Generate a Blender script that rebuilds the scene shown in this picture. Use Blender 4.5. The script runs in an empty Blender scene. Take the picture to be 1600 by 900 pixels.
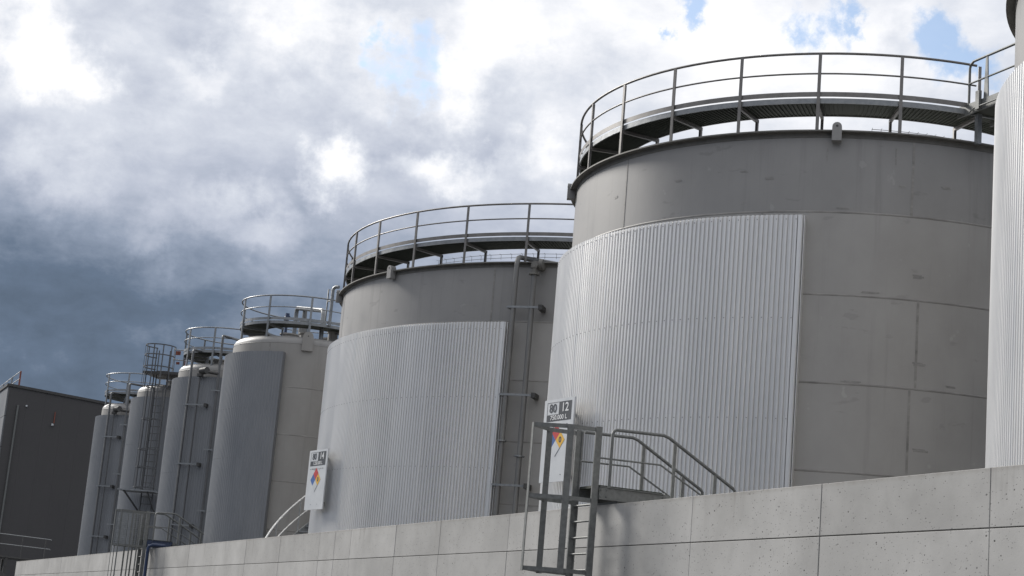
import bpy, math, random
from mathutils import Vector, Matrix
random.seed(7)
PI = math.pi
R = math.radians
sc = bpy.context.scene
col = sc.collection

# ------------------------------------------------------------------ camera
Z0 = 1.6                                            # eye height above the yard
cam = bpy.data.cameras.new('camera'); cam.sensor_width = 36.0
cam.lens = 61.39; cam.clip_start = 0.1; cam.clip_end = 6000
camo = bpy.data.objects.new('camera', cam); col.objects.link(camo); sc.camera = camo
cr = Vector((0.40156717, 0.91206385, 0.08296597)); cu = Vector((0.15548136, -0.15717016, 0.97525540)); cf = Vector((-0.90253496, 0.37873088, 0.20492331))
M = Matrix.Identity(4)
for i in range(3):
    M[i][0] = cr[i]; M[i][1] = cu[i]; M[i][2] = -cf[i]
M[2][3] = Z0
camo.matrix_world = M
sc.render.resolution_x = 1024; sc.render.resolution_y = 576

# ------------------------------------------------------------------ sun and sky
SUN = Vector((-0.78, -0.36, 0.51)).normalized()     # towards the sun, veiled by cloud
sl = bpy.data.lights.new('sun', 'SUN'); sl.energy = 3.3; sl.angle = R(15); sl.color = (1.0, 0.96, 0.90)
so = bpy.data.objects.new('sun', sl); col.objects.link(so)
so.rotation_euler = (-SUN).to_track_quat('-Z', 'Y').to_euler(); so.location = (-40, -10, 60)
vs = sc.view_settings
vs.view_transform = 'Standard'; vs.look = 'None'; vs.gamma = 1.0; vs.use_curve_mapping = False; vs.exposure = 0.28

w = bpy.data.worlds.new('World'); sc.world = w; w.use_nodes = True
w.cycles.sampling_method = 'MANUAL'; w.cycles.sample_map_resolution = 512
NT = w.node_tree; NT.nodes.clear()
def wn(t, **k):
    n = NT.nodes.new(t)
    for a, b in k.items(): setattr(n, a, b)
    return n
def wl(a, b): NT.links.new(a, b)
def wmath(op, a, b=None, c=None, clamp=False):
    n = wn('ShaderNodeMath', operation=op); n.use_clamp = clamp
    for i, v in enumerate((a, b, c)):
        if v is None: continue
        if isinstance(v, (int, float)): n.inputs[i].default_value = v
        else: wl(v, n.inputs[i])
    return n.outputs[0]
def wmix(f, a, b):
    n = wn('ShaderNodeMix', data_type='RGBA')
    for s, v in ((0, f), (6, a), (7, b)):
        if isinstance(v, (int, float)): n.inputs[s].default_value = v
        elif isinstance(v, tuple): n.inputs[s].default_value = (*v, 1)
        else: wl(v, n.inputs[s])
    return n.outputs[2]
def wramp(v, a, b, lo=0.0, hi=1.0):
    n = wn('ShaderNodeMapRange', interpolation_type='SMOOTHSTEP')
    wl(v, n.inputs[0]); n.inputs[1].default_value = a; n.inputs[2].default_value = b
    n.inputs[3].default_value = lo; n.inputs[4].default_value = hi
    return n.outputs[0]
tc = wn('ShaderNodeTexCoord'); DIR = tc.outputs['Generated']
sep = wn('ShaderNodeSeparateXYZ'); wl(DIR, sep.inputs[0]); DZ = sep.outputs[2]
sky = wn('ShaderNodeTexSky', sky_type='NISHITA', sun_disc=False)
sky.sun_elevation = math.asin(SUN.z); sky.sun_rotation = math.atan2(SUN.x, SUN.y)
skyc = wn('ShaderNodeVectorMath', operation='SCALE'); wl(sky.outputs[0], skyc.inputs[0]); skyc.inputs['Scale'].default_value = 0.15
def wnoise(scale, detail, rough, off, zs=2.0, dist=0.0):
    mp = wn('ShaderNodeMapping'); wl(DIR, mp.inputs[0]); mp.inputs['Location'].default_value = off; mp.inputs['Scale'].default_value = (1, 1, zs)
    n = wn('ShaderNodeTexNoise'); wl(mp.outputs[0], n.inputs['Vector'])
    n.inputs['Scale'].default_value = scale; n.inputs['Detail'].default_value = detail; n.inputs['Roughness'].default_value = rough; n.inputs['Distortion'].default_value = dist
    return n.outputs[0]
big = wnoise(6.5, 7, 0.50, (3.1, 1.7, 0.4), 2.2, 0.2)
fine = wnoise(24.0, 9, 0.62, (0.2, 5.1, 2.2), 1.9, 0.15)
def pixdir(px, py):
    d = cf + cr * ((px - 800) / 2728.6) + cu * (-(py - 450) / 2728.6)
    return d.normalized()
# ragged copy of the direction, so that cloud features have torn, uneven edges
wv = wn('ShaderNodeTexNoise'); wl(DIR, wv.inputs['Vector']); wv.inputs['Scale'].default_value = 13.0; wv.inputs['Detail'].default_value = 9; wv.inputs['Roughness'].default_value = 0.62
w1 = wn('ShaderNodeVectorMath', operation='SUBTRACT'); wl(wv.outputs['Color'], w1.inputs[0]); w1.inputs[1].default_value = (0.5, 0.5, 0.5)
w2 = wn('ShaderNodeVectorMath', operation='SCALE'); wl(w1.outputs[0], w2.inputs[0]); w2.inputs['Scale'].default_value = 0.12
w3 = wn('ShaderNodeVectorMath', operation='ADD'); wl(w2.outputs[0], w3.inputs[0]); wl(DIR, w3.inputs[1]); WDIR = w3.outputs[0]
def blob(px, py, rad, flat=1.0):
    """cloud feature round one direction of the sky"""
    d = pixdir(px, py)
    n = wn('ShaderNodeVectorMath', operation='DISTANCE')
    if flat != 1.0:
        q = wn('ShaderNodeVectorMath', operation='MULTIPLY'); wl(WDIR, q.inputs[0]); q.inputs[1].default_value = (1, 1, flat); wl(q.outputs[0], n.inputs[0])
        d = Vector((d.x, d.y, d.z * flat))
    else: wl(WDIR, n.inputs[0])
    n.inputs[1].default_value = d
    return wramp(n.outputs['Value'], 0.0, rad * 1.45 / 2728.6, 1.0, 0.0)
# brightness of the cloud base: thicker (longer path) near the horizon, brightest overhead
base = wn('ShaderNodeFloatCurve'); wl(DZ, base.inputs['Value']); cv = base.mapping.curves[0]
PTS = ((0.0, 0.12), (0.12, 0.13), (0.165, 0.195), (0.20, 0.31), (0.235, 0.47), (0.275, 0.60), (0.315, 0.65), (0.37, 0.69), (0.5, 0.74), (1.0, 0.86))
cv.points[0].location = PTS[0]; cv.points[1].location = PTS[-1]
for p in PTS[1:-1]: cv.points.new(*p)
base.mapping.update(); base = base.outputs[0]
val = wmath('ADD', base, wmath('MULTIPLY', wmath('SUBTRACT', big, 0.5), 0.34))
val = wmath('ADD', val, wmath('MULTIPLY', wmath('SUBTRACT', fine, 0.5), 0.40))
for px, py, rad, fl, amt in ((60, 70, 80, 1, .34), (100, 110, 60, 1, .20), (20, 15, 60, 1, .16), (450, 60, 100, 1.2, .30), (570, 90, 80, 1, .22), (530, 262, 52, 1, .48), (700, 262, 85, 2.2, .38),
                         (770, 80, 100, 1, .30), (690, 150, 60, 1, .25), (330, 130, 60, 1.5, .18), (390, 340, 90, 2.0, .22), (250, 350, 60, 2, .14), (90, 270, 70, 1, .20),
                         (1000, 60, 200, 1, .16), (1250, 130, 200, 1, .17), (870, 250, 60, 1, .24), (450, 430, 80, 2, .08),
                         (60, 160, 80, 1, -.06), (190, 150, 70, 1.3, -.09), (320, 60, 90, 1, -.13), (380, 250, 90, 1, -.06), (780, 190, 70, 1, -.12), (660, 200, 60, 1, -.08),
                         (130, 430, 170, 1.4, -.10), (100, 540, 220, 1.4, -.08), (300, 480, 120, 1.6, -.05), (930, 130, 60, 1, -.12), (1400, 90, 60, 1.5, -.12)):
    b = blob(px, py, rad, fl); val = wmath('ADD', val, wmath('MULTIPLY', b, amt * (0.85 if amt > 0 else 0.9)))
cr_ = wn('ShaderNodeValToRGB'); wl(wmath('MULTIPLY', val, 1.0, clamp=True), cr_.inputs[0])
el = cr_.color_ramp.elements
el[0].position = 0.0; el[0].color = (0.085, 0.115, 0.160, 1)
el[1].position = 1.0; el[1].color = (1.02, 1.01, 1.0, 1)
for p, c in ((0.14, (0.115, 0.155, 0.22)), (0.32, (0.255, 0.300, 0.385)), (0.50, (0.435, 0.470, 0.555)), (0.66, (0.60, 0.63, 0.695)), (0.84, (0.83, 0.835, 0.86))):
    e = el.new(p); e.color = (*c, 1)
hole = None
for px, py, rad in ((640, 105, 62), (600, 95, 36), (1265, 32, 52), (1490, 78, 54), (1070, 12, 36), (1030, 40, 26), (1440, 10, 30), (1310, 25, 36)):
    b = blob(px, py, rad); hole = b if hole is None else wmath('MAXIMUM', hole, b)
hole = wmath('MULTIPLY', wramp(hole, 0.16, 0.80), wramp(fine, 0.24, 0.46), clamp=True)
hole = wmath('MULTIPLY', hole, 0.85)
bluesky = wn('ShaderNodeVectorMath', operation='MULTIPLY'); wl(skyc.outputs[0], bluesky.inputs[0]); bluesky.inputs[1].default_value = (1, 1, 1)
skycol = wmix(hole, cr_.outputs[0], bluesky.outputs[0])
bg = wn('ShaderNodeBackground'); wl(skycol, bg.inputs[0]); bg.inputs[1].default_value = 1.0
out = wn('ShaderNodeOutputWorld'); wl(bg.outputs[0], out.inputs[0])

# ------------------------------------------------------------------ materials
def mk(name):
    m = bpy.data.materials.new(name); m.use_nodes = True
    nt = m.node_tree; nt.nodes.clear()
    o = nt.nodes.new('ShaderNodeOutputMaterial'); p = nt.nodes.new('ShaderNodeBsdfPrincipled')
    nt.links.new(p.outputs[0], o.inputs[0])
    return m, nt, p
def nz(nt, scale, detail=6, rough=0.55, sc3=(1, 1, 1), coord='Object', dist=0.0):
    t = nt.nodes.new('ShaderNodeTexCoord'); mp = nt.nodes.new('ShaderNodeMapping'); mp.inputs['Scale'].default_value = sc3
    if coord == 'World': nt.links.new(nt.nodes.new('ShaderNodeNewGeometry').outputs['Position'], mp.inputs[0])
    else: nt.links.new(t.outputs[coord], mp.inputs[0])
    n = nt.nodes.new('ShaderNodeTexNoise'); nt.links.new(mp.outputs[0], n.inputs['Vector'])
    n.inputs['Scale'].default_value = scale; n.inputs['Detail'].default_value = detail; n.inputs['Roughness'].default_value = rough; n.inputs['Distortion'].default_value = dist
    return n.outputs[0]
def mr(nt, v, a, b, lo, hi, smooth=False):
    n = nt.nodes.new('ShaderNodeMapRange')
    if smooth: n.interpolation_type = 'SMOOTHSTEP'
    nt.links.new(v, n.inputs[0])
    for i, x in enumerate((a, b, lo, hi)): n.inputs[i + 1].default_value = x
    return n.outputs[0]
def ma(nt, op, a, b):
    n = nt.nodes.new('ShaderNodeMath'); n.operation = op
    for i, v in enumerate((a, b)):
        if isinstance(v, (int, float)): n.inputs[i].default_value = v
        else: nt.links.new(v, n.inputs[i])
    return n.outputs[0]
def mx(nt, f, a, b, blend='MIX'):
    n = nt.nodes.new('ShaderNodeMix'); n.data_type = 'RGBA'; n.blend_type = blend
    for s, v in ((0, f), (6, a), (7, b)):
        if isinstance(v, (int, float)): n.inputs[s].default_value = v
        elif isinstance(v, tuple): n.inputs[s].default_value = (*v, 1)
        else: nt.links.new(v, n.inputs[s])
    return n.outputs[2]
def rnd(nt):
    return nt.nodes.new('ShaderNodeObjectInfo').outputs['Random']
def bump(nt, p, h, strength, dist=0.01):
    b = nt.nodes.new('ShaderNodeBump'); nt.links.new(h, b.inputs['Height']); b.inputs['Strength'].default_value = strength; b.inputs['Distance'].default_value = dist
    nt.links.new(b.outputs[0], p.inputs['Normal'])
def metalmat(name, c1, c2, rough, metal, scale=3.0, sc3=(1, 1, 1), tone=0.06, bumpy=0.0, streak=0.0, coord='Object', spots=0.0):
    m, nt, p = mk(name)
    n = nz(nt, scale, 7, 0.6, sc3, coord)
    c = mx(nt, mr(nt, n, 0.3, 0.7, 0, 1), c1, c2)
    if tone:
        t = mr(nt, rnd(nt), 0, 1, 1 - tone, 1 + tone)
        cc = nt.nodes.new('ShaderNodeVectorMath'); cc.operation = 'SCALE'; nt.links.new(c, cc.inputs[0]); nt.links.new(t, cc.inputs['Scale']); c = cc.outputs[0]
    if streak:
        s = nz(nt, 2.2, 6, 0.62, (2.5, 2.5, 0.10), coord)
        c = mx(nt, mr(nt, s, 0.52, 0.78, 0, streak, True), c, tuple(x * 0.45 for x in c1))
    if spots:
        s = nz(nt, 1.6, 4, 0.5, (1, 1, 2.6), coord)
        c = mx(nt, mr(nt, s, 0.66, 0.72, 0, spots, True), c, tuple(x * 0.55 for x in c1))
        s2 = nz(nt, 2.3, 3, 0.5, (1.3, 1.3, 1), coord)
        c = mx(nt, mr(nt, s2, 0.70, 0.74, 0, spots * 0.8, True), c, tuple(min(1, x * 1.5) for x in c2))
    nt.links.new(c, p.inputs['Base Color'])
    nt.links.new(mr(nt, n, 0.25, 0.75, rough - 0.06, rough + 0.08), p.inputs['Roughness'])
    p.inputs['Metallic'].default_value = metal
    if bumpy: bump(nt, p, nz(nt, scale * 2.2, 5, 0.5, (1, 1, 1), coord), bumpy, 0.02)
    return m
MT = {}
MT['clad'] = metalmat('aluminium_cladding', (0.68, 0.675, 0.665), (0.76, 0.755, 0.745), 0.37, 0.60, 0.9, (1, 1, 0.25), 0.045, 0.0, 0.05, 'World')
MT['clad_small'] = metalmat('coated_cladding', (0.185, 0.195, 0.21), (0.225, 0.235, 0.25), 0.48, 0.25, 1.5, (1, 1, 0.4), 0.03, 0.0, 0.12, 'World')
MT['shell'] = metalmat('tank_steel', (0.235, 0.231, 0.226), (0.278, 0.273, 0.268), 0.50, 0.12, 1.1, (1, 1, 0.8), 0.05, 0.05, 0.30, 'World', spots=0.30)
MT['shell_warm'] = metalmat('warm_tank_steel', (0.310, 0.301, 0.289), (0.36, 0.351, 0.338), 0.50, 0.12, 1.1, (1, 1, 0.8), 0.035, 0.05, 0.25, 'World', spots=0.25)
MT['patch'] = metalmat('primer_patch', (0.205, 0.20, 0.194), (0.30, 0.292, 0.28), 0.55, 0.1, 9.0, (1, 1, 2.5))
MT['shell_pale'] = metalmat('pale_tank_steel', (0.272, 0.262, 0.248), (0.32, 0.312, 0.298), 0.58, 0.15, 1.4, (1, 1, 0.6), 0.03, 0.02, 0.20, 'World')
MT['core'] = metalmat('seam_core_steel', (0.16, 0.155, 0.15), (0.21, 0.20, 0.19), 0.7, 0.0, 6.0)  # darker steel of the core that shows in the recessed plate seams
MT['weld'] = metalmat('weld_bead', (0.17, 0.164, 0.157), (0.32, 0.31, 0.295), 0.55, 0.1, 2.2, (1, 1, 3))
MT['galv'] = metalmat('galvanised_steel', (0.20, 0.21, 0.22), (0.30, 0.31, 0.315), 0.42, 0.55, 9.0, (1, 1, 1), 0.05, 0.05)
MT['galv_dull'] = metalmat('dull_galvanised_steel', (0.115, 0.120, 0.118), (0.19, 0.195, 0.19), 0.55, 0.25, 14.0, (1, 1, 1), 0.06, 0.05)
MT['railsteel'] = metalmat('weathered_rail_steel', (0.15, 0.142, 0.135), (0.22, 0.21, 0.20), 0.45, 0.45, 7.0)
MT['bright'] = metalmat('bright_steel', (0.55, 0.55, 0.54), (0.68, 0.68, 0.67), 0.28, 0.7, 4.0)
MT['rim'] = metalmat('weathered_rim_steel', (0.13, 0.125, 0.115), (0.20, 0.195, 0.18), 0.6, 0.1, 5.0)
MT['grating'] = metalmat('green_black_grating', (0.030, 0.036, 0.028), (0.045, 0.052, 0.040), 0.7, 0.1, 8.0)
MT['pipe'] = metalmat('grey_pipe', (0.14, 0.14, 0.14), (0.20, 0.20, 0.195), 0.45, 0.2, 5.0, (1, 1, 0.3))
MT['pipe_dark'] = metalmat('dark_grey_pipe', (0.070, 0.074, 0.080), (0.105, 0.108, 0.112), 0.5, 0.1, 5.0)
MT['dark'] = metalmat('dark_fitting', (0.045, 0.045, 0.045), (0.08, 0.078, 0.075), 0.55, 0.2, 6.0)
MT['blue'] = metalmat('blue_paint', (0.022, 0.038, 0.085), (0.03, 0.05, 0.11), 0.4, 0.0, 6.0)
MT['orange'] = metalmat('orange_paint', (0.17, 0.05, 0.03), (0.22, 0.065, 0.04), 0.5, 0.0, 6.0)
MT['white'] = metalmat('white_board', (0.50, 0.52, 0.54), (0.56, 0.58, 0.60), 0.4, 0.0, 3.0)
MT['navy'] = metalmat('navy_print', (0.020, 0.026, 0.036), (0.028, 0.034, 0.045), 0.45, 0.0, 3.0)
MT['letters'] = metalmat('white_print', (0.66, 0.67, 0.68), (0.70, 0.71, 0.72), 0.45, 0.0, 3.0)
MT['greyprint'] = metalmat('grey_print', (0.12, 0.13, 0.14), (0.16, 0.17, 0.18), 0.5, 0.0, 3.0)
MT['red'] = metalmat('red_print', (0.45, 0.02, 0.025), (0.5, 0.03, 0.03), 0.45, 0.0, 3.0)
MT['bluep'] = metalmat('blue_print', (0.02, 0.08, 0.28), (0.025, 0.1, 0.32), 0.45, 0.0, 3.0)
MT['yellow'] = metalmat('yellow_print', (0.65, 0.36, 0.02), (0.7, 0.4, 0.03), 0.45, 0.0, 3.0)
MT['bdark'] = metalmat('charcoal_panel', (0.052, 0.050, 0.051), (0.060, 0.058, 0.059), 0.6, 0.0, 0.6, (1, 1, 1), 0.012, 0.0, 0.1)
MT['bgrey'] = metalmat('grey_panel', (0.16, 0.165, 0.175), (0.19, 0.195, 0.205), 0.5, 0.1, 0.6, (1, 1, 1), 0.05)

def concrete(name, base):
    m, nt, p = mk(name)
    big = nz(nt, 0.55, 6, 0.6); mid = nz(nt, 3.2, 7, 0.62); grit = nz(nt, 45.0, 5, 0.6)
    t = mr(nt, rnd(nt), 0, 1, 0.85, 1.05)
    c = mx(nt, mr(nt, big, 0.3, 0.7, 0, 1, True), tuple(x * 0.80 for x in base), tuple(x * 1.08 for x in base))
    c = mx(nt, mr(nt, mid, 0.45, 0.75, 0, 0.35, True), c, tuple(x * 0.74 for x in base))
    sc_ = nt.nodes.new('ShaderNodeVectorMath'); sc_.operation = 'SCALE'; nt.links.new(c, sc_.inputs[0]); nt.links.new(t, sc_.inputs['Scale']); c = sc_.outputs[0]
    # run-off streaks hanging from the top edge (object z 0 = top of wall)
    tco = nt.nodes.new('ShaderNodeTexCoord'); sp = nt.nodes.new('ShaderNodeSeparateXYZ'); nt.links.new(tco.outputs['Object'], sp.inputs[0])
    st = nz(nt, 1.0, 6, 0.65, (5.0, 0.2, 0.35))
    fade = mr(nt, sp.outputs[2], -0.62, 0.0, 0.0, 1.0)
    where = mr(nt, nz(nt, 0.45, 3, 0.5, (1, 0.2, 0.0)), 0.50, 0.64, 0.05, 1.0, True)
    f = ma(nt, 'MULTIPLY', ma(nt, 'MULTIPLY', mr(nt, st, 0.46, 0.68, 0, 1, True), where), ma(nt, 'POWER', fade, 1.4))
    c = mx(nt, ma(nt, 'MULTIPLY', f, 0.75), c, (0.115, 0.10, 0.082))
    edge = ma(nt, 'MULTIPLY', mr(nt, sp.outputs[2], -0.07, -0.005, 0.0, 1.0, True), mr(nt, nz(nt, 6.0, 5, 0.6), 0.35, 0.65, 0.15, 0.75))
    c = mx(nt, ma(nt, 'MULTIPLY', edge, 0.55), c, (0.17, 0.15, 0.125))
    # bug holes, two sizes
    pits = None
    for scale, thr, off in ((6.5, 0.085, 0.0), (12.0, 0.115, 3.3), (20.0, 0.13, 6.1)):
        mp = nt.nodes.new('ShaderNodeMapping'); mp.inputs['Location'].default_value = (off, off * 2, off); nt.links.new(tco.outputs['Object'], mp.inputs[0])
        mp.inputs['Scale'].default_value = (1, 1, 1.25)
        v = nt.nodes.new('ShaderNodeTexVoronoi'); v.inputs['Scale'].default_value = scale; nt.links.new(mp.outputs[0], v.inputs['Vector'])
        cs = nt.nodes.new('ShaderNodeSeparateColor'); nt.links.new(v.outputs['Color'], cs.inputs[0])
        h = ma(nt, 'MULTIPLY', mr(nt, v.outputs['Distance'], thr * 0.6, thr * 1.5, 1, 0, True), mr(nt, cs.outputs[0], 0.30, 0.75, 0, 1))
        pits = h if pits is None else ma(nt, 'MAXIMUM', pits, h)
    dens = mr(nt, nz(nt, 0.8, 3, 0.5), 0.32, 0.60, 0.15, 0.95, True)
    pits = ma(nt, 'MULTIPLY', pits, dens)
    c = mx(nt, ma(nt, 'MULTIPLY', pits, 0.97), c, (0.025, 0.024, 0.022))
    nt.links.new(c, p.inputs['Base Color']); p.inputs['Roughness'].default_value = 0.85
    hgt = ma(nt, 'SUBTRACT', ma(nt, 'ADD', ma(nt, 'MULTIPLY', grit, 0.18), ma(nt, 'MULTIPLY', mid, 0.25)), pits)
    bump(nt, p, hgt, 0.35, 0.012)
    return m
MT['concrete'] = concrete('cast_concrete', (0.385, 0.382, 0.373))
MT['joint'] = metalmat('joint_mortar', (0.19, 0.18, 0.165), (0.27, 0.26, 0.24), 0.9, 0.0, 9.0)
def groundmat(name, c1, c2, s):
    m, nt, p = mk(name); n = nz(nt, s, 8, 0.65); g = nz(nt, 60, 4, 0.6)
    c = mx(nt, mr(nt, n, 0.35, 0.65, 0, 1, True), c1, c2); nt.links.new(c, p.inputs['Base Color']); p.inputs['Roughness'].default_value = 0.9
    bump(nt, p, g, 0.3, 0.01); return m
MT['asphalt'] = groundmat('asphalt', (0.045, 0.045, 0.047), (0.065, 0.064, 0.062), 0.7)
MT['slab'] = groundmat('concrete_slab', (0.24, 0.235, 0.225), (0.32, 0.315, 0.30), 0.5)

# ------------------------------------------------------------------ mesh helpers
class MB:
    def __init__(s): s.v = []; s.f = []; s.sm = []
    def add(s, vs, fs, smooth=False):
        o = len(s.v); s.v += [tuple(v) for v in vs]; s.f += [tuple(o + i for i in f) for f in fs]; s.sm += [smooth] * len(fs)
    def box(s, c, size, ax=None):
        c = Vector(c); X, Y, Z = ax if ax else (Vector((1, 0, 0)), Vector((0, 1, 0)), Vector((0, 0, 1)))
        hx, hy, hz = (Vector(a) * (k / 2) for a, k in zip((X, Y, Z), size))
        vs = [c + sx * hx + sy * hy + sz * hz for sz in (-1, 1) for sy in (-1, 1) for sx in (-1, 1)]
        s.add(vs, [(0, 2, 3, 1), (4, 5, 7, 6), (0, 1, 5, 4), (2, 6, 7, 3), (0, 4, 6, 2), (1, 3, 7, 5)])
    def bar(s, p, q, wdt, thk, side=None):
        """flat bar from p to q; side = direction of its width"""
        p, q = Vector(p), Vector(q); d = (q - p); L = d.length; d = d / L
        sd = Vector(side) if side is not None else Vector((0, 0, 1)).cross(d)
        if sd.length < 1e-4: sd = Vector((1, 0, 0))
        sd = (sd - sd.dot(d) * d).normalized(); n = d.cross(sd)
        s.box((p + q) / 2, (L, wdt, thk), (d, sd, n))
    def tube(s, pts, r, n=8, closed=False, cap=True):
        pts = [Vector(p) for p in pts]; N = len(pts); rings = []; prev = None
        for i in range(N):
            if closed: t = pts[(i + 1) % N] - pts[i - 1]
            else: t = pts[min(i + 1, N - 1)] - pts[max(i - 1, 0)]
            t.normalize()
            if prev is None:
                a = Vector((0, 0, 1)) if abs(t.z) < 0.9 else Vector((1, 0, 0))
                u = (a - a.dot(t) * t).normalized()
            else:
                u = (prev - prev.dot(t) * t).normalized()
            prev = u; v = t.cross(u)
            rings.append([pts[i] + r * (math.cos(2 * PI * k / n) * u + math.sin(2 * PI * k / n) * v) for k in range(n)])
        vs = [p for rg in rings for p in rg]; fs = []
        for i in range(N if closed else N - 1):
            j = (i + 1) % N
            for k in range(n): fs.append((i * n + k, i * n + (k + 1) % n, j * n + (k + 1) % n, j * n + k))
        s.add(vs, fs, True)
        if cap and not closed:
            s.add(rings[0], [tuple(reversed(range(n)))]); s.add(rings[-1], [tuple(range(n))])
    def lathe(s, prof, n=96, a0=0.0, a1=2 * PI, smooth=True, sharp=True):
        """profile of (r, z) turned about z; each profile segment keeps its own edge when sharp"""
        full = abs(a1 - a0 - 2 * PI) < 1e-6
        segs = [prof[i:i + 2] for i in range(len(prof) - 1)] if sharp else [prof]
        for sg in segs:
            vs = []; m = len(sg); cnt = n if full else n + 1
            for i in range(cnt):
                a = a0 + (a1 - a0) * i / n
                vs += [(r * math.cos(a), r * math.sin(a), z) for r, z in sg]
            fs = []
            for i in range(n):
                j = (i + 1) % cnt
                for k in range(m - 1): fs.append((i * m + k, j * m + k, j * m + k + 1, i * m + k + 1))
            s.add(vs, fs, smooth)
    def arcbox(s, r0, r1, z0, z1, a0, a1, n):
        """closed curved block (a plate bent round the axis)"""
        pr = [(r1, z0), (r1, z1), (r0, z1), (r0, z0), (r1, z0)]
        s.lathe(pr, n, a0, a1)
        for a, rev in ((a0, False), (a1, True)):
            q = [(r * math.cos(a), r * math.sin(a), z) for r, z in pr[:4]]
            s.add(q, [(3, 2, 1, 0) if rev else (0, 1, 2, 3)])
    def mesh(s, name, mat):
        me = bpy.data.meshes.new(name); me.from_pydata(s.v, [], s.f); me.update()
        me.polygons.foreach_set('use_smooth', s.sm); me.materials.append(MT[mat]); return me
    def build(s, name, mat, parent=None, loc=None, rot=None):
        return put(name, s.mesh(name, mat), parent, loc, rot)
def put(name, me, parent=None, loc=None, rot=None):
    o = bpy.data.objects.new(name, me); col.objects.link(o)
    if parent: o.parent = parent
    if loc is not None: o.location = loc
    if rot is not None: o.rotation_euler = rot
    return o
def tag(o, label=None, cat=None, group=None, kind=None):
    for k, v in (('label', label), ('category', cat), ('group', group), ('kind', kind)):
        if v: o[k] = v
    return o
def thing(name, loc, label, cat, group=None, rz=0.0):
    o = bpy.data.objects.new(name, None); col.objects.link(o); o.location = loc; o.rotation_euler = (0, 0, rz); o.empty_display_size = 0.3
    return tag(o, label, cat, group)
def pol(r, a, z): return Vector((r * math.cos(a), r * math.sin(a), z))
def arc(r, a0, a1, z, n): return [pol(r, a0 + (a1 - a0) * i / n, z) for i in range(n + 1)]

# ------------------------------------------------------------------ ground
g = MB(); g.add([(-1500, -1500, 0), (1500, -1500, 0), (1500, 1500, 0), (-1500, 1500, 0)], [(0, 1, 2, 3)])
tag(g.build('ground', 'asphalt'), kind='structure')
g = MB(); g.add([(-96, 12.3, 0.004), (10, 12.3, 0.004), (10, 40, 0.004), (-96, 40, 0.004)], [(0, 1, 2, 3)])
tag(g.build('tank_yard_slab', 'slab'), kind='structure')

# ------------------------------------------------------------------ concrete wall of cast panels
WY = 12.25; WT = 2.42 + Z0; WJ = 1.763 + Z0
wall = thing('concrete_wall', (-40, WY, WT), 'long grey concrete retaining wall with cast panel joints in front of the tanks', 'wall')
core = MB(); core.box((-1.0, 0.165, -WT / 2 - 0.005), (94.4, 0.29, WT - 0.01)); core.build('wall_core', 'joint', wall)
XS = [6.0, 2.4, -0.9, -4.2, -7.45, -10.75, -14.0 - 1.35, -18.62, -21.89, -25.08, -28.41, -31.73, -34.24, -37.15, -38.28, -39.44, -42.71, -45.93, -49.14, -52.4, -55.66, -58.9, -62.2, -65.4, -68.7, -72.0, -75.2, -78.5, -81.7, -85.0, -88.2]
for i in range(len(XS) - 1):
    a, b = XS[i + 1], XS[i]
    for z0, z1 in ((WJ, WT), (0.0, WJ)):
        gp = 0.006; dz = gp if z1 < WT else 0.0; bz = gp if z0 > 0 else 0.0; ch = 0.005
        x0, x1, y0, y1 = a + gp + 40, b - gp + 40, random.uniform(-0.003, 0.003), 0.335
        zb, zt = z0 + bz - WT, z1 - dz - WT
        pnl = MB()
        # front face with a small chamfer all round, so joints catch light
        vs = [(x0 + ch, y0, zb + ch), (x1 - ch, y0, zb + ch), (x1 - ch, y0, zt - ch), (x0 + ch, y0, zt - ch),
              (x0, y0 + ch, zb), (x1, y0 + ch, zb), (x1, y0 + ch, zt), (x0, y0 + ch, zt),
              (x0, y1, zb), (x1, y1, zb), (x1, y1, zt), (x0, y1, zt)]
        fs = [(0, 1, 2, 3), (0, 4, 5, 1), (1, 5, 6, 2), (2, 6, 7, 3), (3, 7, 4, 0), (4, 8, 9, 5), (5, 9, 10, 6), (6, 10, 11, 7), (7, 11, 8, 4), (8, 11, 10, 9)]
        pnl.add(vs, fs); pnl.build('cast_panel', 'concrete', wall)

# ------------------------------------------------------------------ tanks
def shell_plates(tank, Rs, zlist, nper, offs, segs, mat, topmat):
    """plated shell: one curved plate per piece, joints recessed to a core"""
    c = MB(); c.lathe([(Rs - 0.012, zlist[0]), (Rs - 0.012, zlist[-1])], segs * nper); c.build('shell_core', 'core', tank)
    cache = {}
    for k in range(len(zlist) - 1):
        z0, z1 = zlist[k], zlist[k + 1]; h = round(z1 - z0, 3)
        if k == len(zlist) - 2: h = h + 0.0; cache.pop(h, None)
        if h not in cache:
            gap = 0.010 / Rs; m = MB(); m.arcbox(Rs - 0.03, Rs, 0.006, h - 0.006, gap / 2, 2 * PI / nper - gap / 2, segs); cache[h] = m.mesh('shell_plate', mat if k < len(zlist) - 2 else topmat)
        for j in range(nper):
            put('shell_plate', cache[h], tank, (0, 0, z0), (0, 0, offs[k % len(offs)] + 2 * PI * j / nper))
    # raised weld beads on the girth seams
    for z in zlist[1:-1]:
        m = MB(); m.lathe([(Rs - 0.002, z - 0.022), (Rs + 0.003, z - 0.018), (Rs + 0.006, z - 0.004), (Rs + 0.006, z + 0.006), (Rs + 0.002, z + 0.016), (Rs - 0.002, z + 0.02)], segs * nper); m.build('weld_seam', 'weld', tank)
    for k in range(len(zlist) - 1):
        for j in range(nper):
            m = MB(); a = offs[k % len(offs)] + 2 * PI * j / nper
            m.bar(pol(Rs + 0.001, a, zlist[k] + 0.01), pol(Rs + 0.001, a, zlist[k + 1] - 0.01), 0.04, 0.008, pol(1, a + PI / 2, 0))
            m.build('weld_seam', 'weld', tank)
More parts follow.
